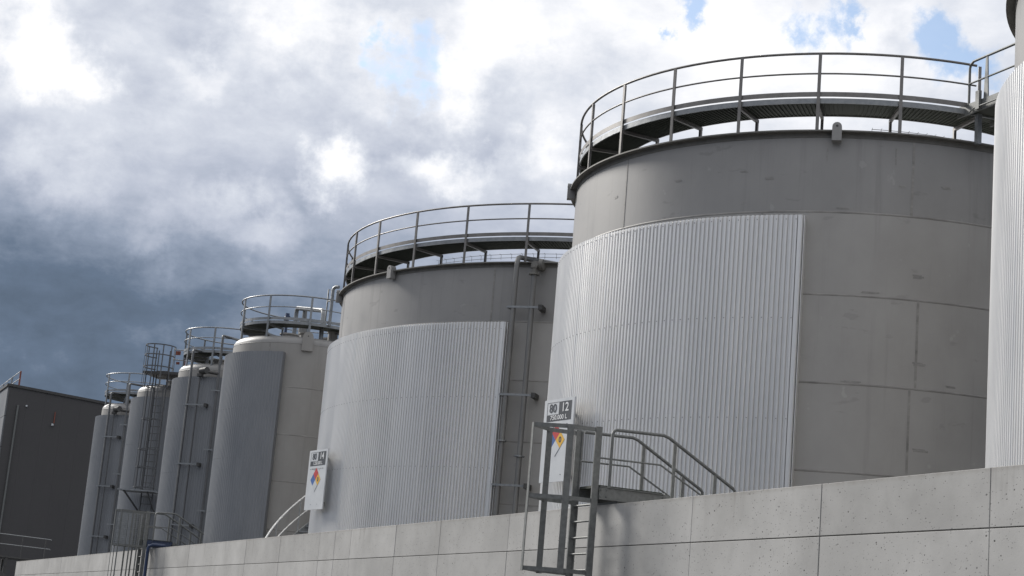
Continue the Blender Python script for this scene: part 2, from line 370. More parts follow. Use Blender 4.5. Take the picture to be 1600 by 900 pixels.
def cladding(tank, Rc, Rs, a0, a1, z0, z1, pitch, amp, mat, rows, sheetw=0.98, screw=0.007, ends=(True, False)):
    """corrugated sheets hung on the shell; a0 is the right-hand end, a1 the left (a1 < a0)"""
    ribs = max(1, round(sheetw / pitch)); dth = ribs * pitch / Rc; n = max(1, round((a0 - a1) / dth)); dth = (a0 - a1) / n; p = dth / ribs
    prof = ((0.0, 0.12), (0.06, 0), (0.32, 0), (0.40, 0.85), (0.46, 1), (0.84, 1), (0.90, 0.85), (1.0, 0.12))
    m = MB(); t = 0.004
    pts = []
    for r_ in range(ribs):
        for u, hgt in prof[:-1]: pts.append(((r_ + u) * p, hgt))
    pts.append((ribs * p + 0.006 / Rc, 0))
    for zz in ((0, z1 - z0),):
        for i in range(len(pts) - 1):
            (ua, ha), (ub, hb) = pts[i], pts[i + 1]
            ra, rb = Rc - amp + amp * ha, Rc - amp + amp * hb
            A, B = pol(ra, ua, 0), pol(rb, ub, 0); H = Vector((0, 0, z1 - z0))
            Ai, Bi = pol(ra - t, ua, 0), pol(rb - t, ub, 0)
            m.add([A, B, B + H, A + H], [(0, 1, 2, 3)])
            m.add([A + H, B + H, Bi + H, Ai + H], [(0, 1, 2, 3)])
            m.add([A, B, Bi, Ai], [(0, 3, 2, 1)])
            m.add([Ai, Bi, Bi + H, Ai + H], [(3, 2, 1, 0)])
    me = m.mesh('cladding_sheet', mat)
    for k in range(n):
        put('cladding_sheet', me, tank, (0, 0, z0), (0, 0, a1 + k * dth))
    if rows:
        s = MB(); N = n * ribs
        for i in range(N):
            a = a1 + (i + 0.65) * p
            for z in rows:
                if (i % 2) == 0: s.box(pol(Rc + 0.003, a, z), (0.008, screw * 2, screw * 2), (pol(1, a, 0), pol(1, a + PI / 2, 0), Vector((0, 0, 1))))
        tag(s.build('screws', 'pipe', tank), kind='stuff')
    for a, on in ((a0, ends[0]), (a1, ends[1])):
        if not on: continue
        e = MB(); e.bar((pol((Rc + Rs) / 2 - 0.015, a + 0.004, z0)), pol((Rc + Rs) / 2 - 0.015, a + 0.004, z1), Rc - Rs - 0.03, 0.01, pol(1, a, 0)); e.build('end_closure', mat, tank)
        e = MB(); e.bar(pol(Rc + 0.004, a - 0.01, z0), pol(Rc + 0.004, a - 0.01, z1), 0.05, 0.006, pol(1, a + PI / 2, 0)); e.build('edge_trim', mat, tank)
    # carrying rails behind the sheets
    for z in rows or ():
        q = MB(); q.arcbox(Rs - 0.005, Rc - amp - 0.008, z - 0.03, z + 0.03, a1, a0 - 0.01, 48); q.build('carrier_rail', 'galv', tank)
def ring_walk(tank, Rr, zb, zf, zt, nposts, aoff, width, rail_r, mat='railsteel', stub=True, a_skip=None, legw=0.06, grat=True, ring=True, postz=None):
    """ring walkway: deck > posts, rails, toe board, brackets. zb = foot of posts, zf = floor, zt = top rail"""
    S = 120 if Rr > 4 else 48
    d = MB(); Ri = Rr - width
    d.lathe([(Rr - 0.03, zf - 0.035), (Rr - 0.03, zf), (Ri, zf), (Ri, zf - 0.035), (Rr - 0.03, zf - 0.035)], S)
    if grat:
        nb = int(2 * PI * Rr / 0.085)
        for i in range(nb):
            a = 2 * PI * i / nb
            d.bar(pol(Ri + 0.02, a, zf - 0.045), pol(Rr - 0.05, a, zf - 0.045), 0.012, 0.03, pol(1, a + PI / 2, 0))
    deck = d.build('walkway_deck', 'grating', tank)
    e = MB(); e.lathe([(Rr - 0.025, zf - 0.085), (Rr, zf - 0.085), (Rr, zf + 0.01), (Rr - 0.025, zf + 0.01), (Rr - 0.025, zf - 0.085)], S); e.build('edge_beam', mat if Rr < 4 else 'galv', deck)
    e = MB(); e.lathe([(Ri - 0.01, zf - 0.06), (Ri + 0.01, zf - 0.06), (Ri + 0.01, zf + 0.005), (Ri - 0.01, zf + 0.005), (Ri - 0.01, zf - 0.06)], S); e.build('inner_beam', mat, deck)
    e = MB(); e.lathe([(Rr + 0.005, zf + 0.035), (Rr + 0.011, zf + 0.035), (Rr + 0.011, zf + 0.125), (Rr + 0.005, zf + 0.125), (Rr + 0.005, zf + 0.035)], S); e.build('toe_board', mat, deck)
    for nm, z, r_ in (('top_rail', zt, rail_r), ('mid_rail', zf + (zt - zf) * 0.55, rail_r * 0.72)):
        e = MB()
        if a_skip: e.tube(arc(Rr + 0.02, a_skip[1], a_skip[0] + 2 * PI, z, S), r_, 8)
        else: e.tube([pol(Rr + 0.02, 2 * PI * i / S, z) for i in range(S)], r_, 8, True)
        e.build(nm, mat, deck)
    pm = MB(); pm.bar((Rr + 0.035, 0, zb), (Rr + 0.035, 0, zt - rail_r * 0.5), legw, 0.014 if Rr > 4 else 0.02, (0, 1, 0)); pm.bar((Rr + 0.01, 0.0, zb), (Rr + 0.01, 0.0, zt - 0.02), 0.045, 0.012, (1, 0, 0))
    pm = pm.mesh('handrail_post', mat)
    bm_ = MB(); bm_.bar((Ri, 0, zf - 0.115), (Rr + 0.02, 0, zf - 0.115), 0.05, 0.06, (0, 1, 0)); bm_ = bm_.mesh('deck_bracket', mat)
    sm_ = MB(); sm_.box((Ri + 0.03, 0, (zb + zf - 0.08) / 2), (0.05, 0.05, zf - 0.08 - zb)); sm_.box((Ri + 0.03, 0, zb + 0.01), (0.12, 0.12, 0.02)); sm_ = sm_.mesh('stub_leg', mat)
    for i in range(nposts):
        a = aoff + 2 * PI * i / nposts
        aa = (a + PI) % (2 * PI) - PI
        if not (a_skip and a_skip[0] + 0.02 < aa < a_skip[1] - 0.02): put('handrail_post', pm, deck, None, (0, 0, a))
        put('deck_bracket', bm_, deck, None, (0, 0, a))
        if stub: put('stub_leg', sm_, deck, None, (0, 0, a))
    if ring:
        e = MB(); e.lathe([(Ri - 0.06, zb + 0.02), (Ri + 0.0, zb + 0.02), (Ri + 0.0, zb + 0.12), (Ri - 0.06, zb + 0.12), (Ri - 0.06, zb + 0.02)], S); e.build('inner_ring', mat, deck)
    return deck
def rim(tank, Rs, Rb, z, S=144):
    m = MB(); m.lathe([(Rs - 0.01, z - 0.10), (Rs + 0.012, z - 0.10), (Rs + 0.012, z - 0.014), (Rb, z - 0.014), (Rb, z + 0.012), (Rs - 0.35, z + 0.012)], S); m.build('top_rim', 'rim', tank)
    m = MB(); m.lathe([(Rs - 0.30, z + 0.01), (Rs - 0.30, z + 0.07), (Rs - 0.36, z + 0.085), (0.4, z + 0.30), (0.0, z + 0.30)], S); m.build('roof', 'bright', tank)
def lug(tank, a, Rs, z, w_=0.17, h_=0.34, d_=0.16, mat='shell'):
    m = MB(); X, Y, Z = pol(1, a, 0), pol(1, a + PI / 2, 0), Vector((0, 0, 1)); n = 8
    r0, r1 = Rs + 0.0, Rs + d_
    pts = [(-w_ / 2, -h_ / 2), (w_ / 2, -h_ / 2), (w_ / 2, h_ / 2 - w_ / 2)] + [(w_ / 2 * math.cos(PI * i / n), h_ / 2 - w_ / 2 + w_ / 2 * math.sin(PI * i / n)) for i in range(1, n)] + [(-w_ / 2, h_ / 2 - w_ / 2)]
    N = len(pts); vs = [X * r1 + Y * u + Z * (z + v) for u, v in pts] + [X * r0 + Y * u + Z * (z + v) for u, v in pts]
    m.add(vs, [tuple(range(N)), tuple(range(2 * N - 1, N - 1, -1))] + [(i, i + N, (i + 1) % N + N, (i + 1) % N) for i in range(N)])
    o = m.build('lifting_lug', mat, tank)
    m = MB(); m.tube([X * (r1 - 0.002) + Z * (z + h_ / 2 - w_ * 0.42), X * (r1 + 0.004) + Z * (z + h_ / 2 - w_ * 0.42)], 0.022, 10); m.build('lug_hole', 'dark', o)
def bracket(tank, a0, a1, Rp, Rs, z, mat='galv'):
    m = MB(); pts = arc(Rp + 0.05, a1, a0, z, 6)
    for i in range(6): m.bar(pts[i], pts[i + 1], 0.035, 0.05)
    m.bar(pol(Rs, a0, z), pol(Rp + 0.06, a0, z), 0.04, 0.04); o = m.build('pipe_bracket', mat, tank)
    m = MB(); m.box(pol((Rs + Rp) / 2 + 0.02, a1, z), (Rp - Rs + 0.14, 0.10, 0.12), (pol(1, a1, 0), pol(1, a1 + PI / 2, 0), Vector((0, 0, 1)))); m.build('standoff', 'dark', o)
def pipe_clamp(tank, Rp, a, z, r_):
    m = MB(); m.tube([pol(Rp, a, z - 0.015), pol(Rp, a, z + 0.015)], r_ * 1.9, 10); m.build('pipe_flange', 'galv', tank)

def zz(*a): return [x + Z0 for x in a]

# --- tank 80 12
C12 = (-29.994, 19.886); C14 = (-43.437, 21.205); CR_ = (-15.49, 19.62)
def big_tank(c, Rs, Rb, Rc, Rr, hr, ht, hf, nposts, aoff, clad_a0, clad_a1, clad_z, label, courses, offs, nper, rows, width=0.85, walk=True, lugs=()):
    t = thing('storage_tank', (c[0], c[1], 0), label, 'tank', 'large storage tanks behind the wall')
    shell_plates(t, Rs, courses, nper, offs, 26, 'shell_warm', 'shell')
    rim(t, Rs, Rb, hr + Z0)
    cladding(t, Rc, Rs, clad_a0, clad_a1, 0.35, clad_z + Z0, 0.085, 0.034, 'clad', rows)
    if walk: ring_walk(t, Rr, hr + Z0 + 0.012, hf + Z0, ht + Z0, nposts, aoff, width, 0.024, a_skip=(R(-9.2), R(36)) if c is C12 else None)
    for a in lugs: lug(t, R(a), Rs + 0.03, hr + Z0 - 0.03)
    return t
T12 = big_tank(C12, 5.556, 5.69, 5.82, 5.54, 9.60, 11.09, 10.24, 24, R(-38.6), R(-40.0), R(-205), 8.0,
   'large grey steel tank with ring walkway, right of the tank with paired riser pipes',
   [0.0, 0.55] + zz(0.50, 2.0, 3.52, 5.06, 6.63, 8.13, 9.58), [R(-19.9), R(5), R(-48), R(-20), R(-80), R(-19.0), R(12), R(-20.8)], 6,
   zz(7.92, 6.14, 4.36, 2.58), 0.85, True, (-34.9, -113, 150))
T14 = big_tank(C14, 7.433, 7.56, 7.70, 7.42, 9.276, 10.766, 9.93, 28, R(-80.8), R(-44.2), R(-205), 7.77,
   'largest wide grey steel tank with two riser pipes beside its corrugated cladding',
   [0.0] + zz(-0.9, 0.55, 2.0, 3.45, 4.93, 6.40, 7.83, 9.25), [R(-62), R(-20), R(-55), R(-30), R(-70), R(-33), R(-60), R(-48.2)], 7,
   zz(7.60, 5.94, 4.25, 2.56), 0.95, True, (-73.5, -105, 150))
TR = big_tank(CR_, 5.50, 5.64, 5.75, 5.54, 9.60, 11.09, 10.24, 24, R(-38.6), R(-40.0), R(-230), 8.06,
   'grey steel tank whose bright corrugated cladding ends the tank row, beyond the gangway',
   [0.0, 0.55] + zz(0.50, 2.0, 3.52, 5.06, 6.63, 8.13, 9.58), [R(-19.9), R(5), R(-48), R(-20), R(-80)], 6,
   (), 0.85, False, ())
for a, z, w_, h_ in ((-47, 8.75, .17, .05), (-52, 8.9, .12, .03), (-14.5, 8.72, .16, .05), (-22.5, 8.66, .12, .05), (-19, 7.05, .18, .07), (-18.5, 5.50, .20, .06), (-17.5, 4.0, .26, .05), (-66, 8.85, .14, .04), (-84, 8.8, .10, .05), (-28, 6.70, .30, .03), (-33, 8.2, .22, .03), (-12, 5.16, .2, .03), (-30, 5.1, .35, .03), (-36.5, 9.2, .02, .25), (-24.0, 9.2, .03, .30)):
    m = MB(); k = w_ / 5.56 / 2
    for i in range(3):
        j = random.uniform(-.3, .3) * k; m.arcbox(5.55, 5.5585 + i * 0.0012, z + Z0 - h_ / 2 + h_ * i / 3, z + Z0 - h_ / 2 + h_ * (i + 1) / 3 + 0.004, R(a) - k + j, R(a) + k * random.uniform(.6, 1.1) + j, 4)
    m.build('primer_patch', 'patch', T12)
# wire cable trays under the walkways
def tray(tank, r_, a0, a1, z):
    m = MB(); n = 14
    for dz in (0.0, 0.09):
        m.tube(arc(r_, a0, a1, z + dz, 20), 0.006, 5)
    for i in range(n):
        a = a0 + (a1 - a0) * i / (n - 1); m.tube([pol(r_, a, z - 0.04), pol(r_, a, z + 0.09), pol(r_ + 0.08, a, z + 0.09)], 0.005, 5)
    m.build('cable_tray', 'galv_dull', tank)
tray(T12, 4.35, R(-27), R(2), 9.98 + Z0); tray(T14, 6.2, R(-72), R(-36), 9.72 + Z0)
# riser pipes of the wide tank
Rp = 7.433 + 0.30
m = MB(); a = R(-43.0)
pts = [pol(Rp, a, 0.0), pol(Rp, a, 9.16 + Z0), pol(Rp - 0.02, a, 9.27 + Z0), pol(Rp - 0.08, a, 9.35 + Z0), pol(Rp - 0.18, a, 9.39 + Z0), pol(Rp - 1.9, a + 0.08, 9.62 + Z0), pol(Rp - 2.1, a + 0.09, 9.58 + Z0), pol(Rp - 2.1, a + 0.09, 9.3 + Z0)]
m.tube(pts, 0.062, 12); m.build('riser_pipe', 'pipe', T14)
m = MB(); a = R(-39.6); m.tube([pol(Rp, a, 0.0), pol(Rp, a, 8.95 + Z0)], 0.066, 12); m.build('riser_pipe', 'pipe', T14)
v = MB()
for z0_, z1_, r_ in ((8.92, 8.96, 0.13), (8.96, 9.08, 0.075), (9.08, 9.13, 0.10), (9.13, 9.22, 0.06)): v.tube([pol(Rp, a, z0_ + Z0), pol(Rp, a, z1_ + Z0)], r_, 12)
v.tube([pol(Rp - 0.28, a + 0.015, 9.16 + Z0), pol(Rp + 0.06, a, 9.16 + Z0)], 0.10, 12); v.tube([pol(Rp, a + 0.014, 9.18 + Z0), pol(Rp, a + 0.026, 9.18 + Z0)], 0.13, 12)
v.build('relief_valve', 'rim', T14)
for z in (8.12, 6.0, 3.86, 1.7): bracket(T14, R(-44.0), R(-37.9), Rp, 7.433, z + Z0)
for z in (4.9, 1.2): pipe_clamp(T14, Rp, R(-43.0), z + Z0, 0.062); pipe_clamp(T14, Rp, R(-39.6), z - 0.35 + Z0, 0.066)
# gangway between the two tanks on the right
gw = thing('gangway', (-24.5, 18.85, 10.24 + Z0), 'short steel gangway with curved handrail bridging the two rightmost tanks', 'gangway')
m = MB(); m.box((2.0, 0.36, -0.03), (4.6, 0.68, 0.05)); m.build('deck', 'grating', gw)
for y in (-0.02, 0.72):
    m = MB(); m.box((2.0, y, -0.02), (4.6, 0.03, 0.20)); m.build('side_beam', 'galv_dull', gw)
    if y > 0: continue
    m = MB(); m.tube([(0.02, y, 0.05), (0.02, y, 0.75), (0.05, y, 0.82), (0.13, y, 0.86), (4.0, y, 0.86)], 0.024, 8); m.tube([(0.02, y, 0.46), (4.0, y, 0.46)], 0.018, 8); m.build('handrail', 'galv_dull', gw)
    for x in (0.5, 1.7, 2.9):
        m = MB(); m.add([(x - 0.07, y - 0.012, -0.1), (x + 0.07, y - 0.012, -0.1), (x + 0.022, y - 0.012, 0.85), (x - 0.022, y - 0.012, 0.85), (x - 0.07, y + 0.012, -0.1), (x + 0.07, y + 0.012, -0.1), (x + 0.022, y + 0.012, 0.85), (x - 0.022, y + 0.012, 0.85)],
                        [(0, 1, 2, 3), (7, 6, 5, 4), (0, 4, 5, 1), (1, 5, 6, 2), (2, 6, 7, 3), (3, 7, 4, 0)]); m.build('tapered_post', 'galv_dull', gw)
m = MB(); m.tube([(0.1, -0.06, -0.1), (0.25, -0.08, -0.06), (3.5, -0.08, -0.06)], 0.015, 8); m.box((0.35, -0.07, 0.06), (0.10, 0.06, 0.34)); m.build('cable_conduit', 'galv_dull', gw)
m = MB(); m.box((0.15, 0.1, -0.40), (0.09, 0.09, 0.56)); m.build('support_leg', 'galv', gw)

# --- the four slim tanks
def slim_tank(c, Rs, Rc, a0, label, hs, clad_top, courses, Rr, nposts, aoff, walk=True, mat='shell_pale', skirt=True):
    t = thing('storage_tank', (c[0], c[1], 0), label, 'tank', 'slim storage tanks behind the wall')
    shell_plates(t, Rs, courses, 4, [R(45), R(52), R(38)], 18, mat, mat)
    k = 0.26; prof = [(Rs, hs)]
    for i in range(1, 9):
        f = i / 8 * PI / 2; prof.append((Rs - k + k * math.cos(f), hs + k * math.sin(f)))
    prof += [(Rs * 0.5, hs + k + 0.10), (0.0, hs + k + 0.16)]
    m = MB(); m.lathe(prof, 72, sharp=False); m.build('domed_head', 'shell', t)
    m = MB(); m.lathe([(Rs - 0.004, hs - 0.015), (Rs + 0.008, hs), (Rs - 0.004, hs + 0.015)], 72); m.build('head_seam', 'weld', t)
    cladding(t, Rc, Rs, a0, R(-205), 0.35, clad_top + Z0, 0.10, 0.010, 'clad_small', zz(7.0, 5.4, 3.7), 1.3, 0.008)
    if walk: ring_walk(t, Rr, hs + 0.16, 9.93 + Z0, 10.77 + Z0, nposts, aoff, 0.85, 0.024, 'galv', True, None, 0.07, False, False)
    return t
def manway(t, x, y, z, r_, h_):
    m = MB(); m.tube([(x, y, z), (x, y, z + h_)], r_, 16); m.tube([(x, y, z + h_), (x, y, z + h_ + 0.04)], r_ * 1.2, 16); m.build('manway', 'shell_pale', t)
CL = (-55.9, 16.17); C3 = (-63.6, 15.62); C2 = (-71.1, 15.65); C1 = (-78.7, 15.72)
cz = [0.0] + zz(0.2, 1.72, 3.22, 4.75, 6.24, 7.77, 9.19)
TL = slim_tank(CL, 2.38, 2.62, R(-31.5), 'pale steel tank with domed top and bare right side, next to the curved stair', 9.19 + Z0, 8.86, cz, 2.24, 10, R(-50.8))
T3 = slim_tank(C3, 1.90, 2.10, R(-8), 'slim clad tank with three vertical pipes and round railing, second from the curved stair', 9.19 + Z0, 8.90, cz, 1.80, 9, R(-37))
T2 = slim_tank(C2, 1.90, 2.12, R(-8), 'slim clad tank with a tall caged ladder up its side', 9.19 + Z0, 8.92, cz, 1.80, 9, R(-20), False)
T1 = slim_tank(C1, 1.98, 2.22, R(-8), 'slim clad tank with vertical pipes, nearest the charcoal building', 9.19 + Z0, 8.86, cz, 1.95, 9, R(-40))
# roof gear of the pale tank
zt = 9.45 + Z0
for x, y, r_, h_ in ((0.0, -0.6, 0.28, 0.34), (0.9, -0.3, 0.20, 0.30), (-0.7, 0.3, 0.25, 0.36), (1.3, 0.5, 0.16, 0.4), (0.5, 0.7, 0.3, 0.3)): manway(TL, x, y, zt, r_, h_)
m = MB(); m.tube([(-1.6, 0.0, zt), (-1.6, 0.0, 10.85 + Z0), (-1.57, 0, 10.98 + Z0), (-1.48, 0, 11.04 + Z0), (1.5, 0.0, 10.52 + Z0), (1.6, 0, 10.46 + Z0), (1.64, 0, 10.36 + Z0), (1.64, 0, zt - 0.1)], 0.075, 12); m.build('vent_pipe', 'galv', TL)
m = MB(); m.tube([(-0.9, 0.1, zt), (-0.9, 0.1, 10.6 + Z0)], 0.16, 12); m.tube([(-0.9, 0.1, 10.6 + Z0), (-0.9, 0.1, 10.86 + Z0)], 0.08, 12); m.build('vent_stack', 'pipe', TL)
m = MB(); m.tube([(-2.0, -0.2, zt - 0.2), (-2.0, -0.2, 10.7 + Z0)], 0.05, 10); m.tube([(-2.1, -0.2, 10.72 + Z0), (-1.9, -0.2, 10.74 + Z0)], 0.10, 12); m.box((-2.0, -0.2, 10.84 + Z0), (0.12, 0.12, 0.12)); m.build('valve_actuator', 'blue', TL)
m = MB(); m.tube([(2.27, 0.05, 9.9 + Z0), (2.27, 0.05, 11.10 + Z0), (2.29, 0.07, 11.16 + Z0), (2.36, 0.12, 11.20 + Z0), (2.45, 0.18, 11.18 + Z0)], 0.055, 12); m.build('riser_pipe', 'galv', TL)
m = MB(); m.tube([(1.95, 0.0, 9.9 + Z0), (1.95, 0.0, 11.16 + Z0), (2.27, 0.05, 11.08 + Z0)], 0.022, 8); m.tube([(1.93, 0.0, 10.76 + Z0), (2.27, 0.05, 10.74 + Z0)], 0.02, 8); m.build('gate_frame', 'galv_dull', TL)
lug(TL, R(-15), 2.38, 9.28 + Z0, 0.34, 0.62, 0.09, 'shell_pale')
def slim_pipes(t, Rs, angs, tops, brs, head=True):
    Rp = Rs + 0.14
    for i, (a, zt_) in enumerate(zip(angs, tops)):
        m = MB(); a = R(a); pts = [pol(Rp, a, 0.0), pol(Rp, a, zt_ + Z0 - 0.08)]
        if i != 1: pts += [pol(Rp - 0.03, a, zt_ + Z0 - 0.02), pol(Rp - 0.1, a, zt_ + Z0), pol(Rp - 0.1 - (0.8 if i == 2 else 0.35), a + (0.5 if i == 2 else 0), zt_ + Z0)]
        m.tube(pts, 0.046 if i != 1 else 0.030, 10); m.build('riser_pipe', 'pipe_dark', t)
    a = R(angs[1]); v = MB(); z = tops[1] + Z0
    v.tube([pol(Rp, a, z - 0.08), pol(Rp, a, z + 0.02)], 0.12, 12); v.tube([pol(Rp - 0.05, a, z + 0.12), pol(Rp + 0.1, a + 0.13, z + 0.14)], 0.13, 12); v.tube([pol(Rp, a + 0.13, z + 0.1), pol(Rp, a + 0.32, z + 0.06)], 0.06, 10); v.build('relief_valve', 'dark', t)
    for z in brs:
        bracket(t, R(angs[0] - 3), R(angs[1] + 9), Rp, Rs, z + Z0)
        q = MB(); q.bar(pol(Rp + 0.06, R(angs[2] - 5), z + 0.55 + Z0), pol(Rp + 0.06, R(angs[2] + 3), z + 0.55 + Z0), 0.04, 0.05); q.build('pipe_bracket', 'galv', t)
slim_pipes(T3, 2.10, (-53, -42.3, -24.6), (9.86, 8.95, 10.42), (7.84, 5.70, 3.52))
slim_pipes(T1, 2.22, (-55, -47.5, -33), (9.84, 8.95, 10.26), (7.86, 5.70, 3.52))
for t in (T3, T1):
    for x, y, r_, h_ in ((0.2, -0.5, 0.25, 0.30), (0.7, 0.2, 0.3, 0.3), (-0.6, 0.1, 0.22, 0.34)): manway(t, x, y, zt, r_, h_)
manway(T2, 0.6, -0.6, zt, 0.3, 0.25); manway(T2, 1.0, 0.4, zt, 0.2, 0.3)
# caged ladder and landing of the third slim tank
A2 = R(-37); U, Tn = pol(1, A2, 0), pol(1, A2 + PI / 2, 0)
lad = thing('caged_ladder', (C2[0], C2[1], 0), 'tall caged ladder with a round railed landing on the slim tank', 'ladder')
def L2(r_, s_, z): return U * r_ + Tn * s_ + Vector((0, 0, z + Z0))
r0 = 2.12 + 0.22
for s_ in (-0.24, 0.24):
    m = MB(); m.bar(L2(r0, s_, -1.2), L2(r0, s_, 10.75), 0.065, 0.02, U); m.build('stringer', 'pipe_dark', lad)
rm = MB(); rm.tube([L2(r0, -0.24, -Z0), L2(r0, 0.24, -Z0)], 0.014, 6); rm = rm.mesh('rung', 'pipe_dark')
for i in range(40): put('rung', rm, lad, (0, 0, -1.0 + 0.28 * i + Z0))
for z, k in ((10.85, 1.5), (10.45, 1.5), (9.98, 1.5), (9.2, 1.0), (7.9, 1.0), (6.7, 1.0), (6.0, 1.0), (5.2, 1.0)):
    m = MB(); n = 14
    pts = [L2(r0 + 0.40 + 0.40 * k * math.cos(b), 0.40 * k * math.sin(b), z) for b in [PI * (-0.80 + 1.6 * i / n) for i in range(n + 1)]]
    for i in range(n): m.bar(pts[i], pts[i + 1], 0.045, 0.012, (0, 0, 1))
    m.build('cage_hoop', 'pipe_dark', lad)
for j in range(9):
    b = PI * (-0.78 + 1.56 * j / 8)
    for z0_, z1_, k in ((5.15, 9.25, 1.0), (9.2, 10.87, 1.5)):
        m = MB(); m.bar(L2(r0 + 0.40 + 0.40 * k * math.cos(b), 0.40 * k * math.sin(b), z0_), L2(r0 + 0.40 + 0.40 * k * math.cos(b), 0.40 * k * math.sin(b), z1_), 0.045, 0.012, U * -math.sin(b) + Tn * math.cos(b)); m.build('cage_bar', 'pipe_dark', lad)
m = MB(); m.box(L2(r0 - 0.25, 0.35, 9.78), (1.5, 1.9, 0.10), (U, Tn, Vector((0, 0, 1)))); top_landing = m.build('landing', 'dark', lad)
m = MB(); m.box(L2(r0 + 0.45, -0.10, 5.05), (0.95, 1.5, 0.05), (U, Tn, Vector((0, 0, 1)))); low = m.build('rest_platform', 'galv', lad)
for s_ in (-0.6, 0.4):
    m = MB(); m.bar(L2(r0 + 0.85, s_, 5.02), L2(2.14, s_ * 0.7, 4.35), 0.05, 0.05, Tn); m.build('platform_strut', 'pipe_dark', low)
rl = MB()
for z in (10.75, 10.35): rl.tube([L2(r0 + 0.35, 0.55, z), L2(r0 + 0.1, 1.35, z), L2(r0 - 1.6, 1.6, z)], 0.022, 8)
for p_ in ((0.1, 1.3), (-0.7, 1.45), (-1.5, 1.58)): rl.bar(L2(r0 + p_[0], p_[1], 9.75), L2(r0 + p_[0], p_[1], 10.75), 0.05, 0.02, Tn)
rl.build('landing_rail', 'galv', lad)
for s0, z0_, w_, h_ in ((0.62, 10.66, 0.22, 0.16), (0.95, 10.35, 0.06, 0.75), (0.66, 10.25, 0.14, 0.10)):
    m = MB(); m.box(L2(r0 + 0.10, s0, z0_), (0.02, w_, h_), (U, Tn, Vector((0, 0, 1)))); m.build('orange_gate_panel', 'orange', lad)

